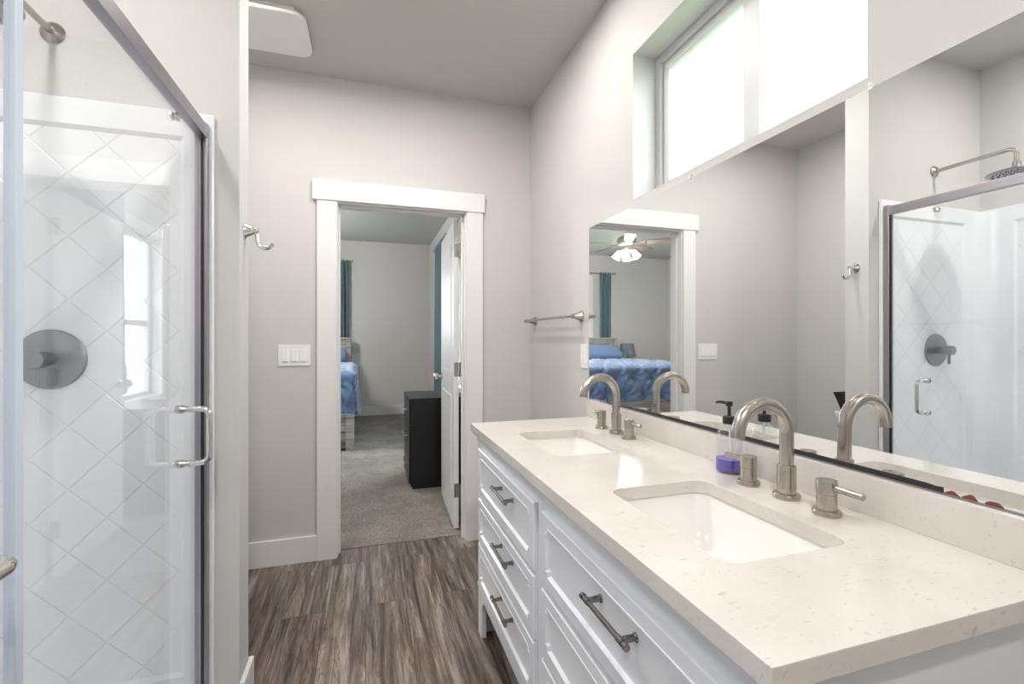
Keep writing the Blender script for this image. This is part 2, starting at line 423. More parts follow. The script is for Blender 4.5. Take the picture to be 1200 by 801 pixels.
# ------------------------------------------------------------------ bedroom door (open 90 degrees)
dr = bpy.data.objects.new('door_1', None); col.objects.link(dr); dr.location = (.58, 2.99, .02); dr['kind'] = 'structure'
DX0, DX1, DY0, DY1 = .538, .571, 2.995, 3.715
def panel_rings(bm, x, y0, y1, z0, z1, sgn):
    """moulded panel on a door face at x; sgn = outward direction"""
    def ring(i, d): return [(x + sgn * d, y0 + i, z0 + i), (x + sgn * d, y1 - i, z0 + i), (x + sgn * d, y1 - i, z1 - i), (x + sgn * d, y0 + i, z1 - i)]
    loft(bm, [ring(-.012, -.004), ring(-.006, .006), ring(.004, .006), ring(.016, .0005), ring(.026, .0005), ring(.045, .006)], False, True)
b = bx(DX0, DX1, DY0, DY1, .014, 2.018, bev=.0015)
for x, s in ((DX0, -1), (DX1, 1)):
    panel_rings(b, x, DY0 + .12, DY1 - .12, .24, .86, s); panel_rings(b, x, DY0 + .12, DY1 - .12, 1.02, 1.88, s)
obj('door_leaf', b, M['door'], dr, angle=25)
for z in (.26, 1.05, 1.83):
    b = bx(.541, .5695, 2.9925, 2.9965, z - .045, z + .045, bev=.001); lathe(b, [(0, -.047), (.006, -.047), (.006, .047), (0, .047)], 12, Matrix.Translation((.577, 2.985, z)))
    obj('hinge', b, M['nickel'], dr)
b = BM()
for s, x in ((-1, DX0), (1, DX1)):
    lathe(b, [(0, 0), (.032, 0), (.032, .006), (.012, .010), (.011, .03), (.020, .036), (.028, .048), (.027, .06), (.016, .068), (0, .069)], 24, axis_m((x, 3.65, .955), (s, 0, 0)))
obj('door_handle', b, M['chrome'], dr)

dr.rotation_euler.z = -.040

# ------------------------------------------------------------------ vanity cabinet
CT = .887; CB = .857
VY0, VY1 = .401, 1.9575
cy0, cy1 = VY0 + .018, VY1 - .018
FX = .455
van = thing('vanity_cabinet', 'white double vanity cabinet with six drawers under the quartz countertop', 'vanity cabinet', (.73, 1.18, 0))
b = BM()
prof_body = [(FX + .012, .205), (XR - .004, .205), (XR - .004, CB), (FX + .012, CB)]
box(b, FX + .012, XR - .004, cy0 + .012, cy1 - .012, .205, .66)      # carcass below the sink bowls
box(b, FX + .012, XR - .004, cy0 + .001, cy0 + .02, .10, CB - .001); box(b, FX + .012, XR - .004, cy1 - .02, cy1 - .001, .10, CB - .001)
box(b, XR - .02, XR - .004, cy0 + .02, cy1 - .02, .60, CB - .001)
box(b, FX + .019, FX + .030, cy0 + .02, cy1 - .02, .60, CB - .002)
obj('carcass', b, M['cab'], van, smooth=False)
b = BM()
FB = FX + .018
box(b, FX, FB, cy0, cy0 + .056, .205, CB - .001, bev=.001); box(b, FX, FB, cy1 - .056, cy1, .205, CB - .001, bev=.001); box(b, FX, FB, 1.157, 1.211, .205, CB - .001, bev=.001)
box(b, FX + .0008, FB, cy0 + .05, cy1 - .05, .793, CB - .001, bev=.001)
for z0, z1 in ((.586, .604), (.399, .415)): box(b, FX + .001, FB, cy0 + .05, cy1 - .05, z0, z1, bev=.001)
box(b, FX + .0008, FB, cy0 + .05, cy1 - .05, .163, .222, bev=.001)
box(b, FX - .005, FX + .002, cy0 + .001, cy1 - .001, .196, .214, bev=.0025)
obj('face_frame', b, M['cab'], van)
# bracket feet with an arch between them
for y0, y1, s in ((cy1 - .065, cy1, 1), (cy0, cy0 + .065, -1)):
    inner = y0 if s == 1 else y1; outer = y1 if s == 1 else y0
    pr = [(outer, 0), (outer, .21), (inner - s * .045, .21), (inner - s * .045, .165)]
    for k in range(7):
        a = PI / 2 * k / 6; pr.append((inner - s * .045 + s * .045 * math.sin(a), .165 - .045 * (1 - math.cos(a))))
    pr.append((inner + s * .008, 0))
    b = BM(); prism(b, pr, 'x', FX, FX + .02)
    bb = BM(); prism(bb, [(FX + .001, 0), (FX + .07, 0), (FX + .085, .10), (XR - .10, .10), (XR - .09, 0), (XR - .005, 0), (XR - .005, .21), (FX + .001, .21)], 'y', outer - s * .0005, outer - s * .020); merge(b, bb)
    obj('foot', b, M['cab'], van, smooth=False)
# crown cove moulding below the counter, front and both ends
pr = [(FX + .004, .806), (FX - .002, .806), (FX - .002, .812)]
for k in range(7):
    a = PI / 2 * k / 6; pr.append((FX - .004 - .018 * (1 - math.cos(a)), .816 + .028 * math.sin(a)))
pr += [(FX - .024, .848), (FX - .024, CB - .0005), (FX + .004, CB - .0005)]
b = BM(); prism(b, pr, 'y', cy0 - .012, cy1 + .010)
obj('cornice', b, M['cab'], van)
def drawer_front(y0, y1, z0, z1):
    """slab front with a shallow recessed panel whose corners are notched"""
    bm = BM()
    def ring(i, x, n=.0002):
        a, b_, c, d = y0 + i, y1 - i, z0 + i, z1 - i
        return [(x, a, c + n), (x, a + n, c + n), (x, a + n, c), (x, b_ - n, c), (x, b_ - n, c + n), (x, b_, c + n), (x, b_, d - n), (x, b_ - n, d - n), (x, b_ - n, d), (x, a + n, d), (x, a + n, d - n), (x, a, d - n)]
    loft(bm, [ring(0, FX + .02), ring(0, FX - .011), ring(.003, FX - .014), ring(.030, FX - .014, .013), ring(.032, FX - .0155, .013), ring(.035, FX - .0155, .013), ring(.041, FX - .0075, .013), ring(.043, FX - .007, .013)], True, True)
    return bm
def pull(yc, zc, L=.172):
    bm = BM(); X = FX - .038
    tube(bm, [(X, yc - L / 2, zc), (X, yc - L / 2 + .008, zc), (X, yc - L / 2 + .0082, zc), (X, yc + L / 2 - .0082, zc), (X, yc + L / 2 - .008, zc), (X, yc + L / 2, zc)], [.0065, .0065, .0052, .0052, .0065, .0065], 16)
    for s in (-1, 1):
        y = yc + s * (L / 2 - .022)
        lathe(bm, [(.0062, 0), (.0062, .029)], 14, axis_m((X, y, zc), (1, 0, 0))); lathe(bm, [(0, 0), (.0085, 0), (.0085, .006), (.006, .008)], 16, axis_m((FX - .003, y, zc), (-1, 0, 0)))
        tube(bm, [(X, y - .008, zc), (X, y + .008, zc)], .0064, 16)
    return bm
for y0, y1, hy in ((.470, 1.153, .772), (1.213, 1.885, 1.490)):
    for z0, z1, hz in ((.602, .793, .728), (.413, .588, .527), (.225, .401, .343)):
        d = obj('drawer', drawer_front(y0, y1, z0, z1), M['cab'], van, angle=25)
        h = obj('handle', pull(hy, hz), M['steel'], d); h['label'] = 'brushed grey bar pull'

# ------------------------------------------------------------------ countertop with two cut-outs
SX0, SX1 = .552, .824
S1 = (1.318, 1.702); S2 = (.605, .993)
ct = thing('countertop', 'warm white quartz countertop with two undermount sink cut-outs on the vanity', 'countertop', (.72, 1.18, CB))
def slab():
    bm = BM(); loops = [[(.425, VY0), (XR - .001, VY0), (XR - .001, VY1), (.425, VY1)], rrect(SX0, SX1, *S1, .035), rrect(SX0, SX1, *S2, .035)]
    cut = []
    for z in (CT, CB):
        ed = []
        for L in loops:
            vs = [bm.verts.new((x, y, z)) for x, y in L]
            ed += [bm.edges.new((vs[i], vs[(i + 1) % len(vs)])) for i in range(len(vs))]
            cut.append(vs)
        bmesh.ops.triangle_fill(bm, edges=ed, use_beauty=True)
    for a, b_ in zip(cut[:3], cut[3:]):
        n = len(a)
        for i in range(n): bm.faces.new((a[i], a[(i + 1) % n], b_[(i + 1) % n], b_[i]))
    bmesh.ops.recalc_face_normals(bm, faces=bm.faces)
    return bm
b = slab(); es = [e for e in b.edges if len(e.link_faces) == 2 and e.calc_face_angle(0) > .8 and e.verts[0].co.z > CT - .001 and e.verts[1].co.z > CT - .001]
bmesh.ops.bevel(b, geom=es, offset=.0022, segments=2, profile=.5, affect='EDGES')
obj('slab', b, M['quartz'], ct, angle=30)
obj('backsplash', bx(.979, .9985, VY0 + .001, VY1 + .014, CT, .9655, bev=.0012), M['quartz'], ct)

def basin(y0, y1):
    bm = BM(); e = .006
    rings = []
    spec = [(e + .016, CB - .0005, .04), (e, CB - .0005, .04), (e - .002, CB - .006, .04), (-.004, CB - .03, .04), (-.012, CB - .085, .045), (-.030, CB - .118, .05), (-.060, CB - .132, .045), (-.100, CB - .137, .03), (-.1145, CB - .1385, .02)]
    for g_, z, r in spec:
        gx = min(g_, 1)
        rings.append([(x, y, z) for x, y in rrect(SX0 - gx, SX1 + gx, y0 - g_ * 1.25 if g_ < 0 else y0 - g_, y1 + g_ * 1.25 if g_ < 0 else y1 + g_, r)])
    loft(bm, rings)
    cx, cy = (SX0 + SX1) / 2, (y0 + y1) / 2
    last = bm.verts[:][-len(rings[-1]):]
    c = bm.verts.new((cx, cy, CB - .139))
    for i in range(len(last)): bm.faces.new((last[i], last[(i + 1) % len(last)], c))
    # outside shell
    out = [[(x, y, z - .008) for x, y in rrect(SX0 - g_ - .010, SX1 + g_ + .010, (y0 - g_ * 1.25 if g_ < 0 else y0 - g_) - .010, (y1 + g_ * 1.25 if g_ < 0 else y1 + g_) + .010, r + .008)] for g_, z, r in spec[2:]]
    loft(bm, out, False, True)
    bmesh.ops.recalc_face_normals(bm, faces=bm.faces)
    return bm
sink_src = None
for (y0, y1), lab in ((S2, 'white rectangular undermount sink in front of the purple soap bottle, nearer one'), (S1, 'white rectangular undermount sink at the far end of the vanity by the towel bar')):
    cx, cy = (SX0 + SX1) / 2, (y0 + y1) / 2
    t = thing('sink', lab, 'sink', (cx, cy, CB - .14), 'sinks set in the vanity top')
    obj('bowl', basin(y0, y1), M['porcelain'], t, angle=60)
    b = lathe(BM(), [(.024, .001), (.024, .003), (.017, .0035), (.015, .001), (0, .0012)], 28, Matrix.Translation((cx + .02, cy, CB - .1375)))
    obj('drain', b, M['chrome'], t)

# ------------------------------------------------------------------ faucets
def make_faucet(y, label):
    t = thing('faucet', label, 'faucet', (.912, y, CT + .0004), 'brushed nickel widespread faucets')
    x = .914
    b = lathe(BM(), [(0, 0), (.0285, 0), (.0285, .008), (.027, .0105), (.0195, .0105), (.0195, .073), (.0185, .0745), (0, .0745)], 36, Matrix.Translation((x, y, CT + .0004)))
    obj('spout_base', b, M['nickel'], t)
    R = .069; top = .147; pts = [(x, y, CT + .073), (x, y, CT + .11)]
    for k in range(25):
        a = math.radians(176) * k / 24; pts.append((x - R + R * math.cos(a), y, CT + top + R * math.sin(a)))
    pts.append((pts[-1][0] - .0007, y, pts[-1][2] - .008))
    b = tube(BM(), pts, .0148, 24); obj('spout', b, M['nickel'], t)
    for s in (-1, 1):
        hy = y + s * .103; hx = .906
        b = lathe(BM(), [(0, 0), (.0265, 0), (.0265, .0075), (.025, .010), (.0185, .010), (.0185, .042), (.0178, .0425), (.0178, .0437), (.0195, .0442), (.0195, .069), (.0185, .0705), (0, .0705)], 36, Matrix.Translation((hx, hy, CT + .0004)))
        h = obj('handle', b, M['nickel'], t)
        b = tube(BM(), [(hx, hy + s * .016, CT + .058), (hx, hy + s * .074, CT + .058), (hx, hy + s * .0755, CT + .058)], [.0068, .0068, .0055], 18)
        obj('lever', b, M['nickel'], h)
    return t
fa = make_faucet(.823, 'brushed nickel gooseneck faucet with two levers behind the nearer sink')
fb = copy_tree(fa, (0, 1.582 - .823, 0)); fb['label'] = 'brushed nickel gooseneck faucet with two levers behind the far sink near the wall corner'

# ------------------------------------------------------------------ soap dispenser
sx, sy = .9425, 1.030
so = thing('soap_dispenser', 'clear glass soap bottle with black pump and a little purple soap', 'soap dispenser', (sx, sy, CT))
T = Matrix.Translation((sx, sy, CT))
b = lathe(BM(), [(0, .0005), (.036, .0005), (.039, .004), (.0395, .02), (.038, .06), (.036, .095), (.032, .108), (.022, .117), (.0145, .121), (.0145, .132), (.0135, .132), (.0135, .121), (.021, .1155), (.0305, .106), (.0345, .094), (.0365, .06), (.038, .02), (.037, .006), (0, .005)], 40, T @ Matrix.Diagonal((.91, .91, 1, 1)))
obj('bottle', b, M['bottle'], so)
b = lathe(BM(), [(0, .0055), (.0368, .0065), (.0377, .02), (.0374, .037), (0, .037)], 40, T @ Matrix.Diagonal((.91, .91, 1, 1))); o = obj('liquid', b, M['soap'], so); o['label'] = 'purple liquid soap'
b = lathe(BM(), [(0, .131), (.017, .131), (.017, .149), (.0155, .151), (.006, .152), (.0045, .154), (.0045, .178), (.009, .179), (.0095, .190), (.007, .192), (0, .192)], 28, T)
tube(b, [(sx, sy, CT + .186), (sx - .004, sy + .030, CT + .187), (sx - .006, sy + .042, CT + .184)], [.005, .0045, .0035], 12)
obj('pump', b, M['black'], so)
b = tube(BM(), [(sx, sy, CT + .131), (sx + .005, sy, CT + .07), (sx + .014, sy - .004, CT + .008)], .0028, 10); obj('dip_tube', b, M['plastic'], so)

# ------------------------------------------------------------------ mirror
MZ0, MZ1, MY0, MY1 = .9665, 1.7727, .392, 1.9905
mi = thing('wall_mirror', 'large frameless wall mirror above the vanity backsplash', 'mirror', (XR, 1.19, MZ0))
obj('mirror_glass', bx(XR - .0055, XR - .0005, MY0, MY1, MZ0, MZ1), M['mirror'], mi, smooth=False)
b = BM(); prism(b, [(.572, MZ0), (1.93, MZ0), (1.90, MZ0 + .002), (1.70, MZ0 + .009), (1.50, MZ0 + .0125), (.60, MZ0 + .0125), (.585, MZ0 + .011), (.572, MZ0 + .0118)], 'x', XR - .0066, XR - .0052)
o = obj('bottom_edge', b, M['blackedge'], mi, smooth=False); o['label'] = 'dark worn strip along the bottom edge'
def blob(y0, h0, wd):
    bm = BM(); pr = [(y0, MZ0)]
    for k in range(9): 
        q = k / 8; pr.append((y0 - wd * q, MZ0 + h0 * math.sin(PI * (.12 + .8 * q)) * (1 + .12 * math.sin(7 * q + y0 * 40))))
    pr.append((y0 - wd, MZ0)); return prism(bm, pr, 'x', XR - .0066, XR - .0052)
for y0, h0, wd in ((.571, .0085, .024), (.544, .0105, .022), (.512, .010, .024)):
    o = obj('worn_patch', blob(y0, h0, wd), M['rust'], mi, smooth=False); o['label'] = 'reddish brown worn silvering'
obj('edge_channel', bx(XR - .0085, XR - .0066, MY0, MY1, MZ0 - .0006, MZ0 + .0016), M['frame_al'], mi, smooth=False)
for y in (1.265, .70):
    b = bx(XR - .009, XR - .0005, y - .004, y + .004, MZ1 - .005, MZ1 + .010, bev=.001); lathe(b, [(0, .0), (.0028, 0), (.0024, .0015), (0, .002)], 12, axis_m((XR - .009, y, MZ1 + .005), (-1, 0, 0)))
    obj('clip', b, M['plastic'], mi)

# ------------------------------------------------------------------ wall plates
def rocker_plate(name, label, cat, y, xs, zc, wdt, hgt):
    """plate on the wall at y facing -y"""
    t = thing(name, label, cat, (sum(xs) / len(xs), y, zc - hgt / 2))
    x0 = sum(xs) / len(xs)
    obj('plate', bx(x0 - wdt / 2, x0 + wdt / 2, y - .006, y, zc - hgt / 2, zc + hgt / 2, bev=.002), M['plastic'], t)
    for x in xs:
        b = bx(x - .0165, x + .0165, y - .0075, y - .004, zc - .034, zc + .034, bev=.0008)
        r = obj('rocker', b, M['plastic'], t)
        b = BM(); prism(b, [(y - .0075, zc - .0315), (y - .0125, zc - .0315), (y - .0085, zc + .0315), (y - .0075, zc + .0315)], 'x', x - .0145, x + .0145)
        obj('paddle', b, M['plastic'], r, smooth=False)
rocker_plate('light_switch', 'white three-gang rocker light switch left of the doorway', 'light switch', YB, [-.433, -.387, -.341], 1.157, .166, .117)
t = thing('wall_outlet', 'white outlet plate on the wall beside the mirror, below the towel bar', 'outlet', (XR, 2.041, 1.107))
obj('plate', bx(XR - .006, XR, 2.003, 2.079, 1.107, 1.223, bev=.002), M['plastic'], t)
obj('socket_face', bx(XR - .009, XR - .004, 2.0245, 2.0575, 1.131, 1.199, bev=.001), M['plastic'], t)

# ------------------------------------------------------------------ towel bar
tb = thing('towel_bar', 'brushed nickel towel bar on the wall between doorway corner and mirror', 'towel bar', (XR, 2.4, 1.33))
TZ, TX = 1.360, .945
for y in (2.075, 2.726):
    b = lathe(BM(), [(0, 0), (.027, 0), (.0275, .004), (.024, .010), (.016, .028), (.011, .044), (.0095, .048), (.012, .051), (.012, .055), (.009, .058), (.009, .072), (.006, .076), (0, .0765)], 28, axis_m((XR, y, TZ), (-1, 0, 0)))
    obj('post', b, M['nickel'], tb)
b = tube(BM(), [(TX, 2.06, TZ), (TX, 2.74, TZ)], .0075, 18)
for y, s in ((2.06, -1), (2.74, 1)): lathe(b, [(.0075, 0), (.0105, .003), (.0105, .006), (.007, .009), (.0085, .014), (.006, .019), (0, .0205)], 18, axis_m((TX, y, TZ), (0, s, 0)))
obj('rail', b, M['nickel'], tb)

# ------------------------------------------------------------------ robe hook
hk = thing('robe_hook', 'brushed nickel robe hook on the end of the shower partition', 'hook', (PX, 1.752, 1.56))
b = lathe(BM(), [(0, 0), (.026, 0), (.0265, .003), (.022, .009), (.014, .022), (.010, .030), (.0105, .033), (.0115, .037), (.010, .041), (0, .042)], 28, axis_m((PX, 1.752, 1.612), (1, 0, 0)))
obj('base', b, M['chrome'], hk)
pts = [(PX + .036, 1.752, 1.608), (PX + .038, 1.752, 1.585)]
for k in range(10):
    a = PI + PI * .86 * k / 9; pts.append((PX + .038 + .024 + .024 * math.cos(a), 1.752, 1.580 + .024 * math.sin(a)))
b = tube(BM(), pts, [.0068] * 8 + [.0066, .0062, .006, .0055], 16); lathe(b, [(0, -.007), (.005, -.005), (.0072, 0), (.005, .005), (0, .007)], 14, Matrix.Translation(pts[-1]))
obj('prong', b, M['chrome'], hk)

# ------------------------------------------------------------------ exhaust fan
ef = thing('exhaust_fan', 'white square bath exhaust fan cover on the ceiling before the doorway wall', 'exhaust fan', (-.44, 2.446, 2.70))
vx0, vx1, vy0, vy1 = -.620, -.268, 2.272, 2.622
def rr3(i, r, z): return [(x, y, z) for x, y in rrect(vx0 + i, vx1 - i, vy0 + i, vy1 - i, r, 8)]
b = loft(BM(), [rr3(.018, .05, 2.7395), rr3(.018, .05, 2.722)], True, True); obj('housing', b, M['plastic'], ef)
b = loft(BM(), [rr3(.010, .055, 2.724), rr3(.002, .06, 2.722), rr3(0, .06, 2.716), rr3(.003, .058, 2.708), rr3(.012, .05, 2.706)], True, True); obj('cover', b, M['plastic'], ef, angle=60)
for ya in (vy0 + .008, vy1 - .020):
    b = bx(vx0 + .045, vx1 - .045, ya + .004, ya + .008, 2.7225, 2.7395)
    for k in range(26):
        q = vx0 + .05 + k * (vx1 - vx0 - .10) / 25; box(b, q - .003, q + .003, ya, ya + .012, 2.7225, 2.7395)
    obj('grille', b, M['plastic'], ef, smooth=False)

# ------------------------------------------------------------------ recessed ceiling lights, also built for the added fill lamps
for i, (x, y, p, n) in enumerate(DOWNLIGHTS):
    lab = {'far vanity': 'white recessed ceiling light above the far sink', 'near vanity': 'white recessed ceiling light above the nearer sink', 'nook': 'added fill light in the ceiling above the toilet nook', 'hall': 'added fill light in the ceiling between shower partition and doorway', 'shower': 'white recessed ceiling light above the shower stall', 'entry': 'added fill light in the ceiling beyond the near end of the vanity'}[n]
    t = thing('recessed_light', lab, 'ceiling light', (x, y, 2.728), 'recessed ceiling lights')
    b = lathe(BM(), [(.072, .0115), (.072, .003), (.088, .000), (.090, .003), (.090, .0115)], 40, Matrix.Translation((x, y, 2.728)))
    obj('trim_ring', b, M['plastic'], t)
    b = lathe(BM(), [(0, .006), (.072, .006), (.072, .010), (0, .010)], 32, Matrix.Translation((x, y, 2.728))); obj('lens', b, M['lens'], t)

# ------------------------------------------------------------------ shower
GX = -.485
su = thing('shower_surround', 'white acrylic shower surround panels embossed with diamond tiles', 'shower surround', (-.85, .87, 0))
ST, SB = 1.951, .13
pth = .006
def wall_panel_x(yf, s):
    """panel on a wall facing s*y at yf, with a recessed field"""
    x0, x1 = XL + .002, -.461; fx0, fx1, fz0, fz1 = -1.085, -.552, .22, 1.862
    fr = yf + s * .016
    bm = BM()
    def ring(a0, a1, c0, c1, y): return [(a0, y, c0), (a1, y, c0), (a1, y, c1), (a0, y, c1)]
    loft(bm, [ring(x0, x1, SB, ST, yf + s * .0015), ring(x0, x1, SB, ST, fr - s * .003), ring(x0 + .003, x1 - .003, SB, ST - .003, fr), ring(fx0 - .012, fx1 + .012, fz0 - .012, fz1 + .012, fr), ring(fx0, fx1, fz0, fz1, fr - s * .009)], True, False)
    f = BM(); v = [f.verts.new(p) for p in ring(fx0, fx1, fz0, fz1, fr - s * .009)]; f.faces.new(v)
    bmesh.ops.recalc_face_normals(f, faces=f.faces)
    if f.faces[:][0].normal.y * s < 0: bmesh.ops.reverse_faces(f, faces=f.faces)
    return bm, f
for yf, s in ((P0, -1), (NP1, 1)):
    a, f = wall_panel_x(yf, s)
    o = obj('end_panel', a, M['acrylic'], su, angle=20); obj('tile_field', f, M['tile_x'], o, smooth=False)
bm = BM(); xf = XL + .016
y0, y1 = NP1 + .016, P0 - .016; fy0, fy1, fz0, fz1 = NP1 + .16, P0 - .16, .22, 1.862
def ringx(a0, a1, c0, c1, x): return [(x, a0, c0), (x, a1, c0), (x, a1, c1), (x, a0, c1)]
loft(bm, [ringx(y0, y1, SB, ST, XL + .0015), ringx(y0, y1, SB, ST, xf), ringx(fy0 - .012, fy1 + .012, fz0 - .012, fz1 + .012, xf), ringx(fy0, fy1, fz0, fz1, xf - .009)], True, False)
o = obj('back_panel', bm, M['acrylic'], su, angle=20)
f = BM(); f.faces.new([f.verts.new(p) for p in ringx(fy0, fy1, fz0, fz1, xf - .009)])
if f.faces[:][0].normal.x < 0: bmesh.ops.reverse_faces(f, faces=f.faces)
obj('tile_field', f, M['tile_y'], o, smooth=False)
# corner cove columns of the surround
for yc, s in ((P0 - .016, -1), (NP1 + .016, 1)):
    pr = [(XL + .016, yc), (XL + .016, yc + s * .075)] + [(XL + .016 + .075 * (1 - math.cos(PI / 2 * k / 6)) , yc + s * .075 * (1 - math.sin(PI / 2 * k / 6))) for k in range(1, 6)] + [(XL + .091, yc)]
    b = BM(); prism(b, pr, 'z', SB, ST - .01)
    obj('corner_cove', b, M['acrylic'], su, angle=30)
# pan with curb
pan = obj('shower_pan', box(box(bx(XL + .002, GX - .05, NP1 + .002, P0 - .002, .001, .06), GX - .055, GX + .055, NP1 + .002, P0 - .002, .001, SB, bev=.012), XL + .002, XL + .02, NP1 + .003, P0 - .003, .001, SB), M['acrylic'], su)
# frame
sf = thing('shower_enclosure', 'brushed nickel shower door frame with header rail and wall jambs', 'shower frame', (GX, .87, SB))
b = bx(GX - .013, GX + .015, NP1 + .018, P0 - .018, 1.866, 1.908, bev=.003)
obj('header_rail', b, M['frame_al'], sf)
for y0, y1 in ((P0 - .042, P0 - .0165), (NP1 + .0165, NP1 + .042)):
    obj('wall_jamb', bx(GX - .020, GX + .014, y0, y1, SB + .024, 1.916, bev=.003), M['frame_al'], sf)
obj('jamb_seal', bx(GX - .001, GX + .006, P0 - .0475, P0 - .042, SB + .024, 1.864), M['black'], sf)
obj('bottom_track', bx(GX - .025, GX + .022, NP1 + .018, P0 - .018, SB + .0005, SB + .022, bev=.003), M['frame_lt'], sf)
# doors
def shower_door(label, x, y0, y1, seal_y, roller_ys):
    t = thing('shower_door', label, 'shower door', (x, (y0 + y1) / 2, SB + .024), 'sliding glass shower doors')
    obj('glass_panel', bx(x - .003, x + .003, y0, y1, SB + .024, 1.863), M['glass'], t, smooth=False)
    sy0, sy1 = seal_y; obj('edge_seal', bx(x - .0045, x + .0045, sy0, sy1, SB + .024, 1.855, bev=.0015), M['seal'], t)
    for y in roller_ys:
        b = lathe(BM(), [(0, .0), (.011, 0), (.012, .002), (.012, .007), (.008, .009), (0, .009)], 20, axis_m((x + .003, y, 1.842), (1, 0, 0)))
        lathe(b, [(0, 0), (.011, 0), (.011, .005), (0, .006)], 20, axis_m((x - .003, y, 1.842), (-1, 0, 0)))
        obj('roller', b, M['chrome'], t)
    return t
da = shower_door('clear glass shower door with an upright D handle next to the partition', GX - .006, .847, 1.634, (.846, .858), (1.45,))
b = BM(); hx, hy, z0, z1, r = GX - .003, 1.487, .905, 1.055, .022; out = hx + .068
pts = [(hx, hy, z1)] + [(out - r + r * math.sin(PI / 2 * k / 6), hy, z1 - r + r * math.cos(PI / 2 * k / 6)) for k in range(7)] + [(out - r + r * math.cos(PI / 2 * k / 6), hy, z0 + r - r * math.sin(PI / 2 * k / 6)) for k in range(7)] + [(hx, hy, z0)]
tube(b, pts, .0078, 18)
for z in (z0, z1):
    lathe(b, [(0, 0), (.0125, 0), (.0115, .004), (.0085, .012), (.0085, .018), (.0098, .019), (.0098, .023), (.008, .024)], 20, axis_m((hx, hy, z), (1, 0, 0)))
    lathe(b, [(0, 0), (.012, 0), (.012, .006), (0, .008)], 20, axis_m((hx - .006, hy, z), (-1, 0, 0)))
obj('handle', b, M['chrome'], da)
db = shower_door('clear glass shower door with a horizontal towel rail, nearer panel at the photo left edge', GX + .010, .110, .843, (.829, .844), (.65,))
b = BM(); hx = GX + .013; out = hx + .055; z = .972; r = .025; ya, yb = .20, .737
pts = [(hx, yb, z), (out - r, yb, z)] + [(out - r + r * math.sin(PI / 2 * k / 6), yb - r + r * math.cos(PI / 2 * k / 6), z) for k in range(1, 7)] + [(out - r + r * math.cos(PI / 2 * k / 6), ya + r - r * math.sin(PI / 2 * k / 6), z) for k in range(7)] + [(hx, ya, z)]
tube(b, pts, .0095, 18)
for y in (ya, yb): lathe(b, [(0, 0), (.014, 0), (.013, .005), (.010, .012)], 20, axis_m((hx, y, z), (1, 0, 0)))
obj('towel_rail', b, M['chrome'], db)

# shower head
sx_ = -.872
sh = thing('rain_shower', 'brushed nickel rain shower head on a long wall arm', 'shower head', (sx_, P0, 2.0))
b = lathe(BM(), [(0, 0), (.030, 0), (.031, .003), (.026, .009), (.014, .014), (.011, .018), (0, .018)], 28, axis_m((sx_, P0, 2.137), (0, -1, 0))); obj('flange', b, M['nickel'], sh)
AY = 1.355
pts = [(sx_, P0 - .012, 2.137), (sx_, AY + .03, 2.137)] + [(sx_, AY + .03 - .03 * math.sin(PI / 2 * k / 6), 2.107 + .03 * math.cos(PI / 2 * k / 6)) for k in range(1, 7)] + [(sx_, AY, 2.07)]
b = tube(BM(), pts, .0095, 18); obj('arm', b, M['nickel'], sh)
b = lathe(BM(), [(0, .055), (.014, .055), (.015, .040), (.018, .034), (.020, .022), (.026, .014), (.085, .010), (.103, .006), (.105, .002), (.102, 0), (.098, -.002), (0, -.002)], 48, Matrix.Translation((sx_, AY, 2.018)))
hd = obj('head', b, M['gunmetal'], sh)
b = BM()
for rr, n in ((.02, 6), (.04, 12), (.06, 18), (.08, 26)):
    for k in range(n):
        a = 2 * PI * k / n; lathe(b, [(.0032, 0), (.0022, -.004), (0, -.004)], 6, Matrix.Translation((sx_ + rr * math.cos(a), AY + rr * math.sin(a), 2.016)))
obj('nozzles', b, M['black'], hd)
# shower valve
vx, vz = -.872, 1.19; py = P0 - .0075
sv = thing('shower_valve', 'round dark nickel shower valve plate with lever knob', 'shower valve', (vx, P0, vz - .1))
b = lathe(BM(), [(0, 0), (.086, 0), (.086, .003), (.082, .007), (.030, .009), (0, .009)], 56, axis_m((vx, py, vz), (0, -1, 0))); obj('escutcheon', b, M['gunmetal'], sv)
b = lathe(BM(), [(.019, 0), (.019, .034), (.024, .0345), (.024, .068), (.022, .071), (0, .071)], 32, axis_m((vx, py - .008, vz), (0, -1, 0))); h = obj('knob', b, M['gunmetal'], sv)
b = tube(BM(), [(vx, py - .060, vz - .02), (vx, py - .060, vz - .072)], .006, 14); obj('lever', b, M['gunmetal'], h)

# ------------------------------------------------------------------ toilet in the nook
to = thing('toilet', 'white two-piece toilet in the nook behind the shower partition', 'toilet', (-.9, 2.165, 0))
ty = 2.165
def rr(x0, x1, y0, y1, r, z, seg=6): return [(x, y, z) for x, y in rrect(x0, x1, y0, y1, r, seg)]
b = loft(BM(), [rr(XL + .03, -1.06, ty - .17, ty + .17, .03, .40), rr(XL + .025, -1.045, ty - .19, ty + .19, .035, .60), rr(XL + .02, -1.035, ty - .20, ty + .20, .035, .725)], True, True); obj('tank', b, M['porcelain'], to)
b = loft(BM(), [rr(XL + .018, -1.028, ty - .206, ty + .206, .035, .7255), rr(XL + .016, -1.024, ty - .209, ty + .209, .037, .735), rr(XL + .016, -1.024, ty - .209, ty + .209, .037, .752), rr(XL + .024, -1.032, ty - .20, ty + .20, .03, .760)], True, True); obj('tank_lid', b, M['porcelain'], to)
def oval(xc, a, bb, z, n=32): return [(xc + a * math.cos(2 * PI * k / n), ty + bb * math.sin(2 * PI * k / n), z) for k in range(n)]
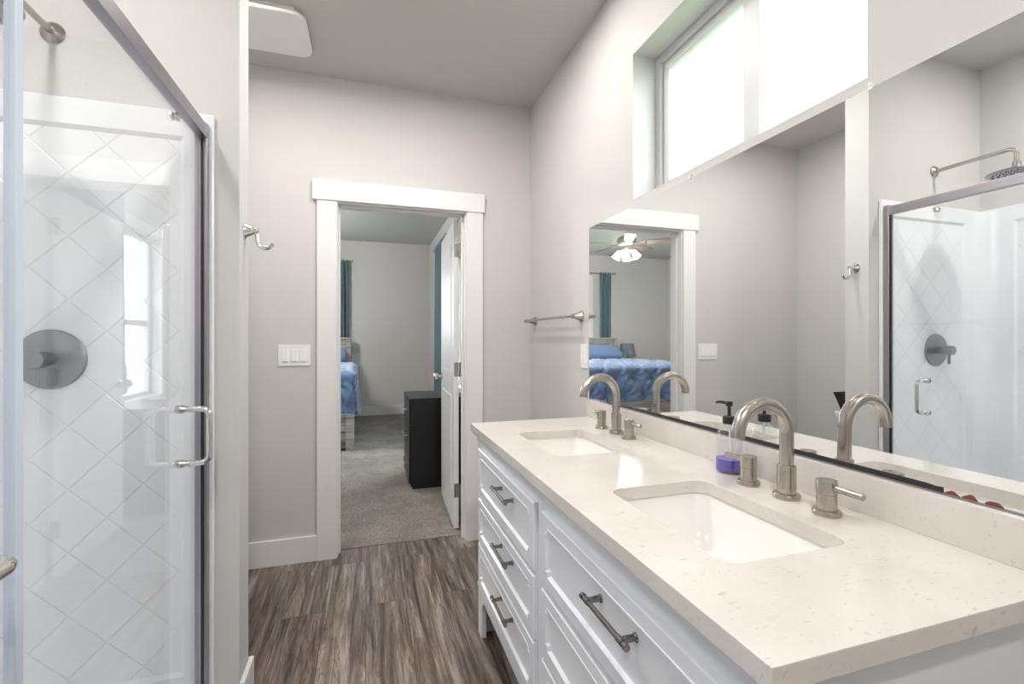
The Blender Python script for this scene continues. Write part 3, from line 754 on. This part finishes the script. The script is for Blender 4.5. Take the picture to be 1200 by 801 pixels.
b = loft(BM(), [oval(-.90, .20, .115, 0), oval(-.90, .20, .11, .06), oval(-.88, .17, .095, .16), oval(-.84, .20, .13, .27), oval(-.81, .25, .18, .37), oval(-.81, .255, .185, .395)], True, True); box(b, XL + .05, -.95, ty - .11, ty + .11, .30, .40, bev=.02); obj('bowl', b, M['porcelain'], to, angle=50)
b = loft(BM(), [oval(-.815, .26, .188, .396), oval(-.815, .262, .19, .405), oval(-.815, .258, .187, .415)], True, True); obj('seat', b, M['plastic'], to)
b = loft(BM(), [oval(-.815, .258, .186, .4155), oval(-.815, .258, .186, .428), oval(-.815, .23, .16, .437)], True, True); obj('lid', b, M['plastic'], to)
b = lathe(BM(), [(0, 0), (.012, 0), (.012, .010), (0, .012)], 16, axis_m((-1.036, ty - .14, .68), (1, 0, 0))); tube(b, [(-1.022, ty - .14, .68), (-1.018, ty - .07, .672)], .006, 10); obj('flush_lever', b, M['chrome'], to)
bs = thing('storage_basket', 'black tapered storage basket standing on the toilet tank', 'basket', (-1.13, 2.285, .760))
def sq(h, z): return rr(-1.13 - h * .8, -1.13 + h * .8, 2.285 - h, 2.285 + h, .012, z, 4)
b = loft(BM(), [sq(.066, .760), sq(.100, .875), sq(.104, .878), sq(.104, .884), sq(.097, .884), sq(.064, .768)], True, True); obj('body', b, M['black'], bs)

# ------------------------------------------------------------------ bedroom furniture
BXc = -1.34
bed = thing('bed', 'king bed with weathered grey wood frame and headboard', 'bed', (BXc, 6.6, .004))
b = BM()
for k, (z0, z1) in enumerate(((.30, .55), (.555, .79), (.795, 1.03), (1.035, 1.24))): box(b, BXc - 1.09, BXc + 1.09, 7.68, 7.725, z0, z1, bev=.004)
box(b, BXc - 1.10, BXc - 1.03, 7.655, 7.74, .004, 1.245, bev=.004); box(b, BXc + 1.03, BXc + 1.10, 7.655, 7.74, .004, 1.245, bev=.004); box(b, BXc - 1.11, BXc + 1.11, 7.65, 7.745, 1.245, 1.27, bev=.004)
obj('headboard', b, M['greywood'], bed)
for s in (-1, 1):
    x = BXc + s * 1.115
    obj('side_rail', bx(min(x, x + s * .04), max(x, x + s * .04), 5.55, 7.66, .12, .41, bev=.004), M['greywood'], bed)
    obj('leg', bx(BXc + s * 1.155 - .045, BXc + s * 1.155 + .045 - (.0 if s < 0 else 0), 5.47, 5.56, .004, .41, bev=.004), M['greywood'], bed)
b = BM()
for z0, z1 in ((.10, .205), (.21, .32), (.325, .41)): box(b, BXc - 1.11, BXc + 1.11, 5.485, 5.525, z0, z1, bev=.004)
obj('footboard', b, M['greywood'], bed)
obj('mattress', bx(BXc - 1.05, BXc + 1.05, 5.62, 7.67,   .35, .82, bev=.06, seg=4), M['mattress'], bed)
# comforter: draped cloth with pinched pleats
def comforter():
    bm = BM(); HW, L0, top, drop, rr_ = 1.185, 5.54, .885, .45, .07
    yH = 7.19; nx, ny = 150, 110
    A = HW + drop; B = (yH - L0) + drop
    pin = []
    s_ = .28
    for i in range(-7, 8):
        for j in range(-2, 11):
            pin.append((i * s_ + (s_ / 2 if j % 2 else 0), j * s_ * .9))
    def place(a, q):
        # a arclength across, q arclength from the head
        sa = 1 if a >= 0 else -1; da_ = max(0, abs(a) - (HW - rr_)); dq = max(0, q - (yH - L0 - rr_))
        def bend(d):
            if d <= 0: return 0, 0
            th = min(d / rr_, PI / 2); o_ = rr_ * math.sin(th); dn = rr_ * (1 - math.cos(th))
            ex = max(0, d - rr_ * PI / 2); return o_ + ex * .06, dn + ex
        oa, za = bend(da_); oq, zq = bend(dq)
        x = sa * (min(abs(a), HW - rr_) + oa); y = yH - (min(q, yH - L0 - rr_) + oq)
        if za > 0 and zq > 0:
            dn = max(za, zq) ; k = min(za, zq) / max(za, zq); x += sa * .05 * k; y -= .05 * k
        else: dn = za + zq
        nrm = Vector((sa * min(1, da_ / rr_), -min(1, dq / rr_), 1 - min(1, max(da_, dq) / rr_))); nrm = nrm.normalized() if nrm.length > .01 else Vector((0, 0, 1))
        return Vector((BXc + x, y, top - dn)), nrm
    grid = []
    for i in range(nx + 1):
        row = []
        for j in range(ny + 1):
            a = -A + 2 * A * i / nx; q = B * j / ny
            p, n = place(a, q)
            h = 0
            best = sorted(((a - u) ** 2 + (q - v) ** 2, u, v) for u, v in pin)[:2]
            d = math.sqrt(best[0][0]); ang = math.atan2(q - best[0][2], a - best[0][1])
            h = .045 * (1 - math.exp(-(d / .08) ** 2)) + .022 * math.cos(7 * ang) * math.exp(-(d / .13) ** 2) * min(1, d / .02)
            h += .006 * math.sin(a * 21 + 3 * math.sin(q * 7))
            row.append(bm.verts.new(p + n * (h - .02)))
        grid.append(row)
    for i in range(nx):
        for j in range(ny): bm.faces.new((grid[i][j], grid[i + 1][j], grid[i + 1][j + 1], grid[i][j + 1]))
    bmesh.ops.recalc_face_normals(bm, faces=bm.faces)
    return bm
o = obj('comforter', comforter(), M['comforter'], angle=180); sm = o.modifiers.new('thick', 'SOLIDIFY'); sm.thickness = .012; sm.offset = -1
tag(o, 'blue pintucked comforter draped over the bed', 'comforter')
def pillow(xc, yc, zc, label):
    bm = BM(); n, m_ = 28, 18; rows = []
    rot = Matrix.Translation((xc, yc, zc)) @ Matrix.Rotation(math.radians(30), 4, 'X')
    def sp(v, e): return math.copysign(abs(v) ** e, v)
    for j in range(m_ + 1):
        ph = -PI / 2 + PI * j / m_
        rows.append([bm.verts.new(rot @ Vector((  .46 * sp(math.cos(2 * PI * k / n), .45) * sp(math.cos(ph), .55), .20 * sp(math.sin(2 * PI * k / n), .45) * sp(math.cos(ph), .55), .085 * sp(math.sin(ph), .9)))) for k in range(n)])
    for a, c in zip(rows, rows[1:]):
        for k in range(n): bm.faces.new((a[k], a[(k + 1) % n], c[(k + 1) % n], c[k]))
    bmesh.ops.remove_doubles(bm, verts=bm.verts, dist=.0005); bmesh.ops.recalc_face_normals(bm, faces=bm.faces)
    return tag(obj('pillow', bm, M['pillow'], angle=180), label, 'pillow', 'blue bed pillows')
pillow(BXc + .58, 7.42, 1.005, 'blue pillow against the headboard on the side seen through the doorway')
pillow(BXc - .58, 7.42, 1.005, 'blue pillow against the headboard beside the bedside lamp')
# nightstand and lamp
ns = thing('nightstand', 'weathered grey nightstand on the far side of the bed under the lamp', 'nightstand', (-2.80, 7.6, .004))
b = bx(-3.06, -2.54, 7.40, 7.86, .10, .66, bev=.004); box(b, -3.08, -2.52, 7.38, 7.87, .66, .69, bev=.004); obj('body', b, M['greywood'], ns)
for x in (-3.03, -2.57):
    for y in (7.43, 7.83): obj('leg', bx(x - .025, x + .025, y - .025, y + .025, .004, .102), M['greywood'], ns, smooth=False)
for z in (.14, .40):
    d = obj('drawer', bx(-3.03, -2.57, 7.388, 7.402, z, z + .23, bev=.003), M['greywood'], ns); obj('knob', lathe(BM(), [(0, 0), (.006, 0), (.006, .012), (.013, .016), (.011, .024), (0, .026)], 16, axis_m((-2.80, 7.389, z + .115), (0, -1, 0))), M['steel'], d)
lp = thing('table_lamp', 'table lamp with dark grey drum shade on the nightstand', 'lamp', (-2.63, 7.62, .69))
T = Matrix.Translation((-2.63, 7.62, .69))
obj('lamp_base', lathe(BM(), [(0, 0), (.075, 0), (.075, .012), (.03, .02), (.045, .06), (.058, .11), (.045, .17), (.02, .21), (.012, .25), (.012, .36), (0, .36)], 28, T), M['fan_metal'], lp)
obj('lamp_shade', lathe(BM(), [(.165, .235), (.115, .475), (.112, .475), (.162, .235)], 36, T), M['shade_fabric'], lp)
# dresser
ds = thing('dresser', 'small black dresser standing behind the open bedroom door', 'dresser', (.56, 4.17, .004))
b = bx(.345, .80, 3.895, 4.445, .03, .735, bev=.002); box(b, .36, .79, 3.91, 4.43, .004, .032); obj('body', b, M['blackwood'], ds)
obj('top', bx(.328, .81, 3.885, 4.455, .735, .757, bev=.002), M['blackwood'], ds)
for z0, z1 in ((.05, .27), (.28, .50), (.51, .725)):
    d = obj('drawer', bx(.330, .348, 3.905, 4.435, z0, z1, bev=.002), M['blackwood'], ds)
    b = tube(BM(), [(.331, 4.08, z1 - .08), (.31, 4.08, z1 - .08), (.306, 4.09, z1 - .08), (.306, 4.25, z1 - .08), (.31, 4.26, z1 - .08), (.331, 4.26, z1 - .08)], .005, 10); obj('handle', b, M['chrome'], d)

# curtains
def curtain(x0, x1, y0, y1, z0, z1, waves, label, taper=.0):
    """hangs along the line (x0,y0)-(x1,y1)"""
    bm = BM(); n, m_ = waves * 12, 16; d = Vector((x1 - x0, y1 - y0, 0)); L = d.length; d.normalize(); nn = Vector((-d.y, d.x, 0)); rows = []
    for j in range(m_ + 1):
        q = j / m_; z = z1 + (z0 - z1) * q; amp = .022 + .018 * q; row = []
        for k in range(n + 1):
            s_ = k / n; wv = math.sin(2 * PI * waves * s_ + .5 * math.sin(3 * q + s_ * 4)) * amp
            ss = s_ + taper * q * (1 - s_) if taper >= 0 else s_ + taper * q * s_
            row.append(bm.verts.new(Vector((x0, y0, z)) + d * (L * ss) + nn * wv))
        rows.append(row)
    for a, c in zip(rows, rows[1:]):
        for k in range(n): bm.faces.new((a[k], a[k + 1], c[k + 1], c[k]))
    o = obj('curtain', bm, M['curtain'], angle=180); sm = o.modifiers.new('thick', 'SOLIDIFY'); sm.thickness = .004
    return tag(o, label, 'curtain', 'teal bedroom curtains')
curtain(-.47, -.285, 7.825, 7.825, 1.0, 2.50, 3, 'teal curtain on the far bedroom wall, seen left through the doorway')
curtain(-2.41, -2.18, 7.825, 7.825, .75, 2.50, 3, 'teal curtain on the far bedroom wall beside the bedside lamp')
curtain(.93, .93, 5.62, 6.62, .25, 2.54, 8, 'teal curtain on the right bedroom wall, far side of the window')
curtain(.93, .93, 4.05, 4.62, .80, 2.54, 5, 'teal curtain on the right bedroom wall behind the black dresser', taper=.0)
def rod(p0, p1, label, wall):
    p0, p1 = Vector(p0), Vector(p1); d = (p1 - p0).normalized()
    t = thing('curtain_rod', label, 'curtain rod', (p0 + p1) / 2, 'bedroom curtain rods')
    obj('rod', tube(BM(), [p0, p1], .010, 12), M['fan_metal'], t)
    for p, s in ((p0, -1), (p1, 1)): obj('finial', lathe(BM(), [(.010, 0), (.013, .004), (.013, .01), (.009, .014), (.020, .026), (.022, .036), (.014, .05), (0, .054)], 18, axis_m(p, d * s)), M['fan_metal'], t)
    for q in (.03, .97):
        p = p0.lerp(p1, q); e = Vector(p)
        if wall == 'far': e.y = BYF
        else: e.x = XR
        obj('bracket', tube(BM(), [e, p], .006, 10), M['fan_metal'], t)
rod((-2.45, 7.825, 2.485), (-.262, 7.825, 2.485), 'dark curtain rod over the far bedroom window', 'far')
rod((.93, 3.98, 2.52), (.93, 6.70, 2.52), 'dark curtain rod over the right bedroom window', 'right')

# ceiling fan
fx, fy = -1.40, 5.62
fan = thing('ceiling_fan', 'nickel ceiling fan with light blades and lit glass shades in the bedroom', 'ceiling fan', (fx, fy, 2.3))
T = Matrix.Translation((fx, fy, 0))
obj('canopy', lathe(BM(), [(0, BC - .0005), (.075, BC - .0005), (.072, BC - .03), (.03, BC - .07), (.014, BC - .08), (0, BC - .08)], 32, T), M['fan_metal'], fan)
obj('downrod', lathe(BM(), [(0, 2.66), (.012, 2.66), (.012, BC - .07), (0, BC - .07)], 16, T), M['fan_metal'], fan)
obj('motor', lathe(BM(), [(0, 2.68), (.03, 2.68), (.06, 2.665), (.115, 2.645), (.13, 2.61), (.13, 2.575), (.11, 2.545), (.075, 2.53), (.06, 2.50), (.06, 2.46), (.045, 2.44), (0, 2.43)], 40, T), M['fan_metal'], fan)
for k in range(5):
    a = math.radians(8 + 72 * k); R = Matrix.Translation((fx, fy, 2.555)) @ Matrix.Rotation(a, 4, 'Z') @ Matrix.Rotation(math.radians(11), 4, 'X')
    b = BM(); pr = [(.20, -.045), (.30, -.062), (.60, -.07), (.645, -.055), (.66, 0), (.645, .055), (.60, .07), (.30, .062), (.20, .045)]
    loft(b, [[R @ Vector((x, y, -.003)) for x, y in pr], [R @ Vector((x, y, .003)) for x, y in pr]], True, True)
    bl = obj('blade', b, M['fan_blade'], fan, smooth=False)
    b = BM(); pr = [(.09, -.018), (.17, -.015), (.26, -.035), (.27, 0), (.26, .035), (.17, .015), (.09, .018)]
    loft(b, [[R @ Vector((x, y, -.010)) for x, y in pr], [R @ Vector((x, y, -.0035)) for x, y in pr]], True, True)
    obj('blade_iron', b, M['fan_metal'], bl, smooth=False)
for k in range(4):
    a = math.radians(35 + 90 * k); d = Vector((math.cos(a), math.sin(a), 0)); p = Vector((fx, fy, 2.455)) + d * .085
    b = tube(BM(), [Vector((fx, fy, 2.46)) + d * .04, p + Vector((0, 0, .015)), p], .009, 10); ar = obj('light_arm', b, M['fan_metal'], fan)
    mt = axis_m(p, d * .62 + Vector((0, 0, -1)))
    b = lathe(BM(), [(.020, 0), (.026, .012), (.036, .045), (.046, .085), (.056, .112), (.053, .112), (.043, .085), (.033, .045), (.023, .012), (.017, .002)], 28, mt); lathe(b, [(0, .02), (.016, .03), (.022, .055), (.016, .08), (0, .084)], 18, mt)
    obj('light_shade', b, M['bulb'], ar)
b = tube(BM(), [(fx + .02, fy, 2.435), (fx + .02, fy, 2.27)], .0015, 6); lathe(b, [(0, -.012), (.006, -.006), (.006, .006), (0, .012)], 10, Matrix.Translation((fx + .02, fy, 2.262))); obj('pull_chain', b, M['chrome'], fan)

# ------------------------------------------------------------------ trees outside the bedroom window
def tree(x, y, h, r, label, seed):
    rd = random.Random(seed); t = thing('garden_tree', label, 'tree', (x, y, -.2), 'trees outside the bedroom')
    obj('trunk', tube(BM(), [(x, y, -.2), (x + .05, y, h * .35), (x, y + .05, h * .7)], [.16, .12, .05], 10), M['bark'], t)
    b = BM()
    for k in range(2600):
        v = Vector((rd.gauss(0, 1), rd.gauss(0, 1), rd.gauss(0, 1))).normalized() * (r * rd.uniform(.45, 1) * (1 + .18 * rd.gauss(0, 1)))
        c = Vector((x, y, h * .66)) + Vector((v.x, v.y, v.z * 1.15)); s_ = rd.uniform(.07, .15)
        u = Vector((rd.gauss(0, 1), rd.gauss(0, 1), rd.gauss(0, 1))).normalized(); q = u.orthogonal().normalized() * s_; u *= s_ * .6
        b.faces.new([b.verts.new(c + q), b.verts.new(c + u), b.verts.new(c - q), b.verts.new(c - u)])
    obj('crown', b, M['leaf'], t, smooth=False)
tree(8.0, 10.5, 5.0, 2.0, 'leafy green tree outside the bedroom window', 3)
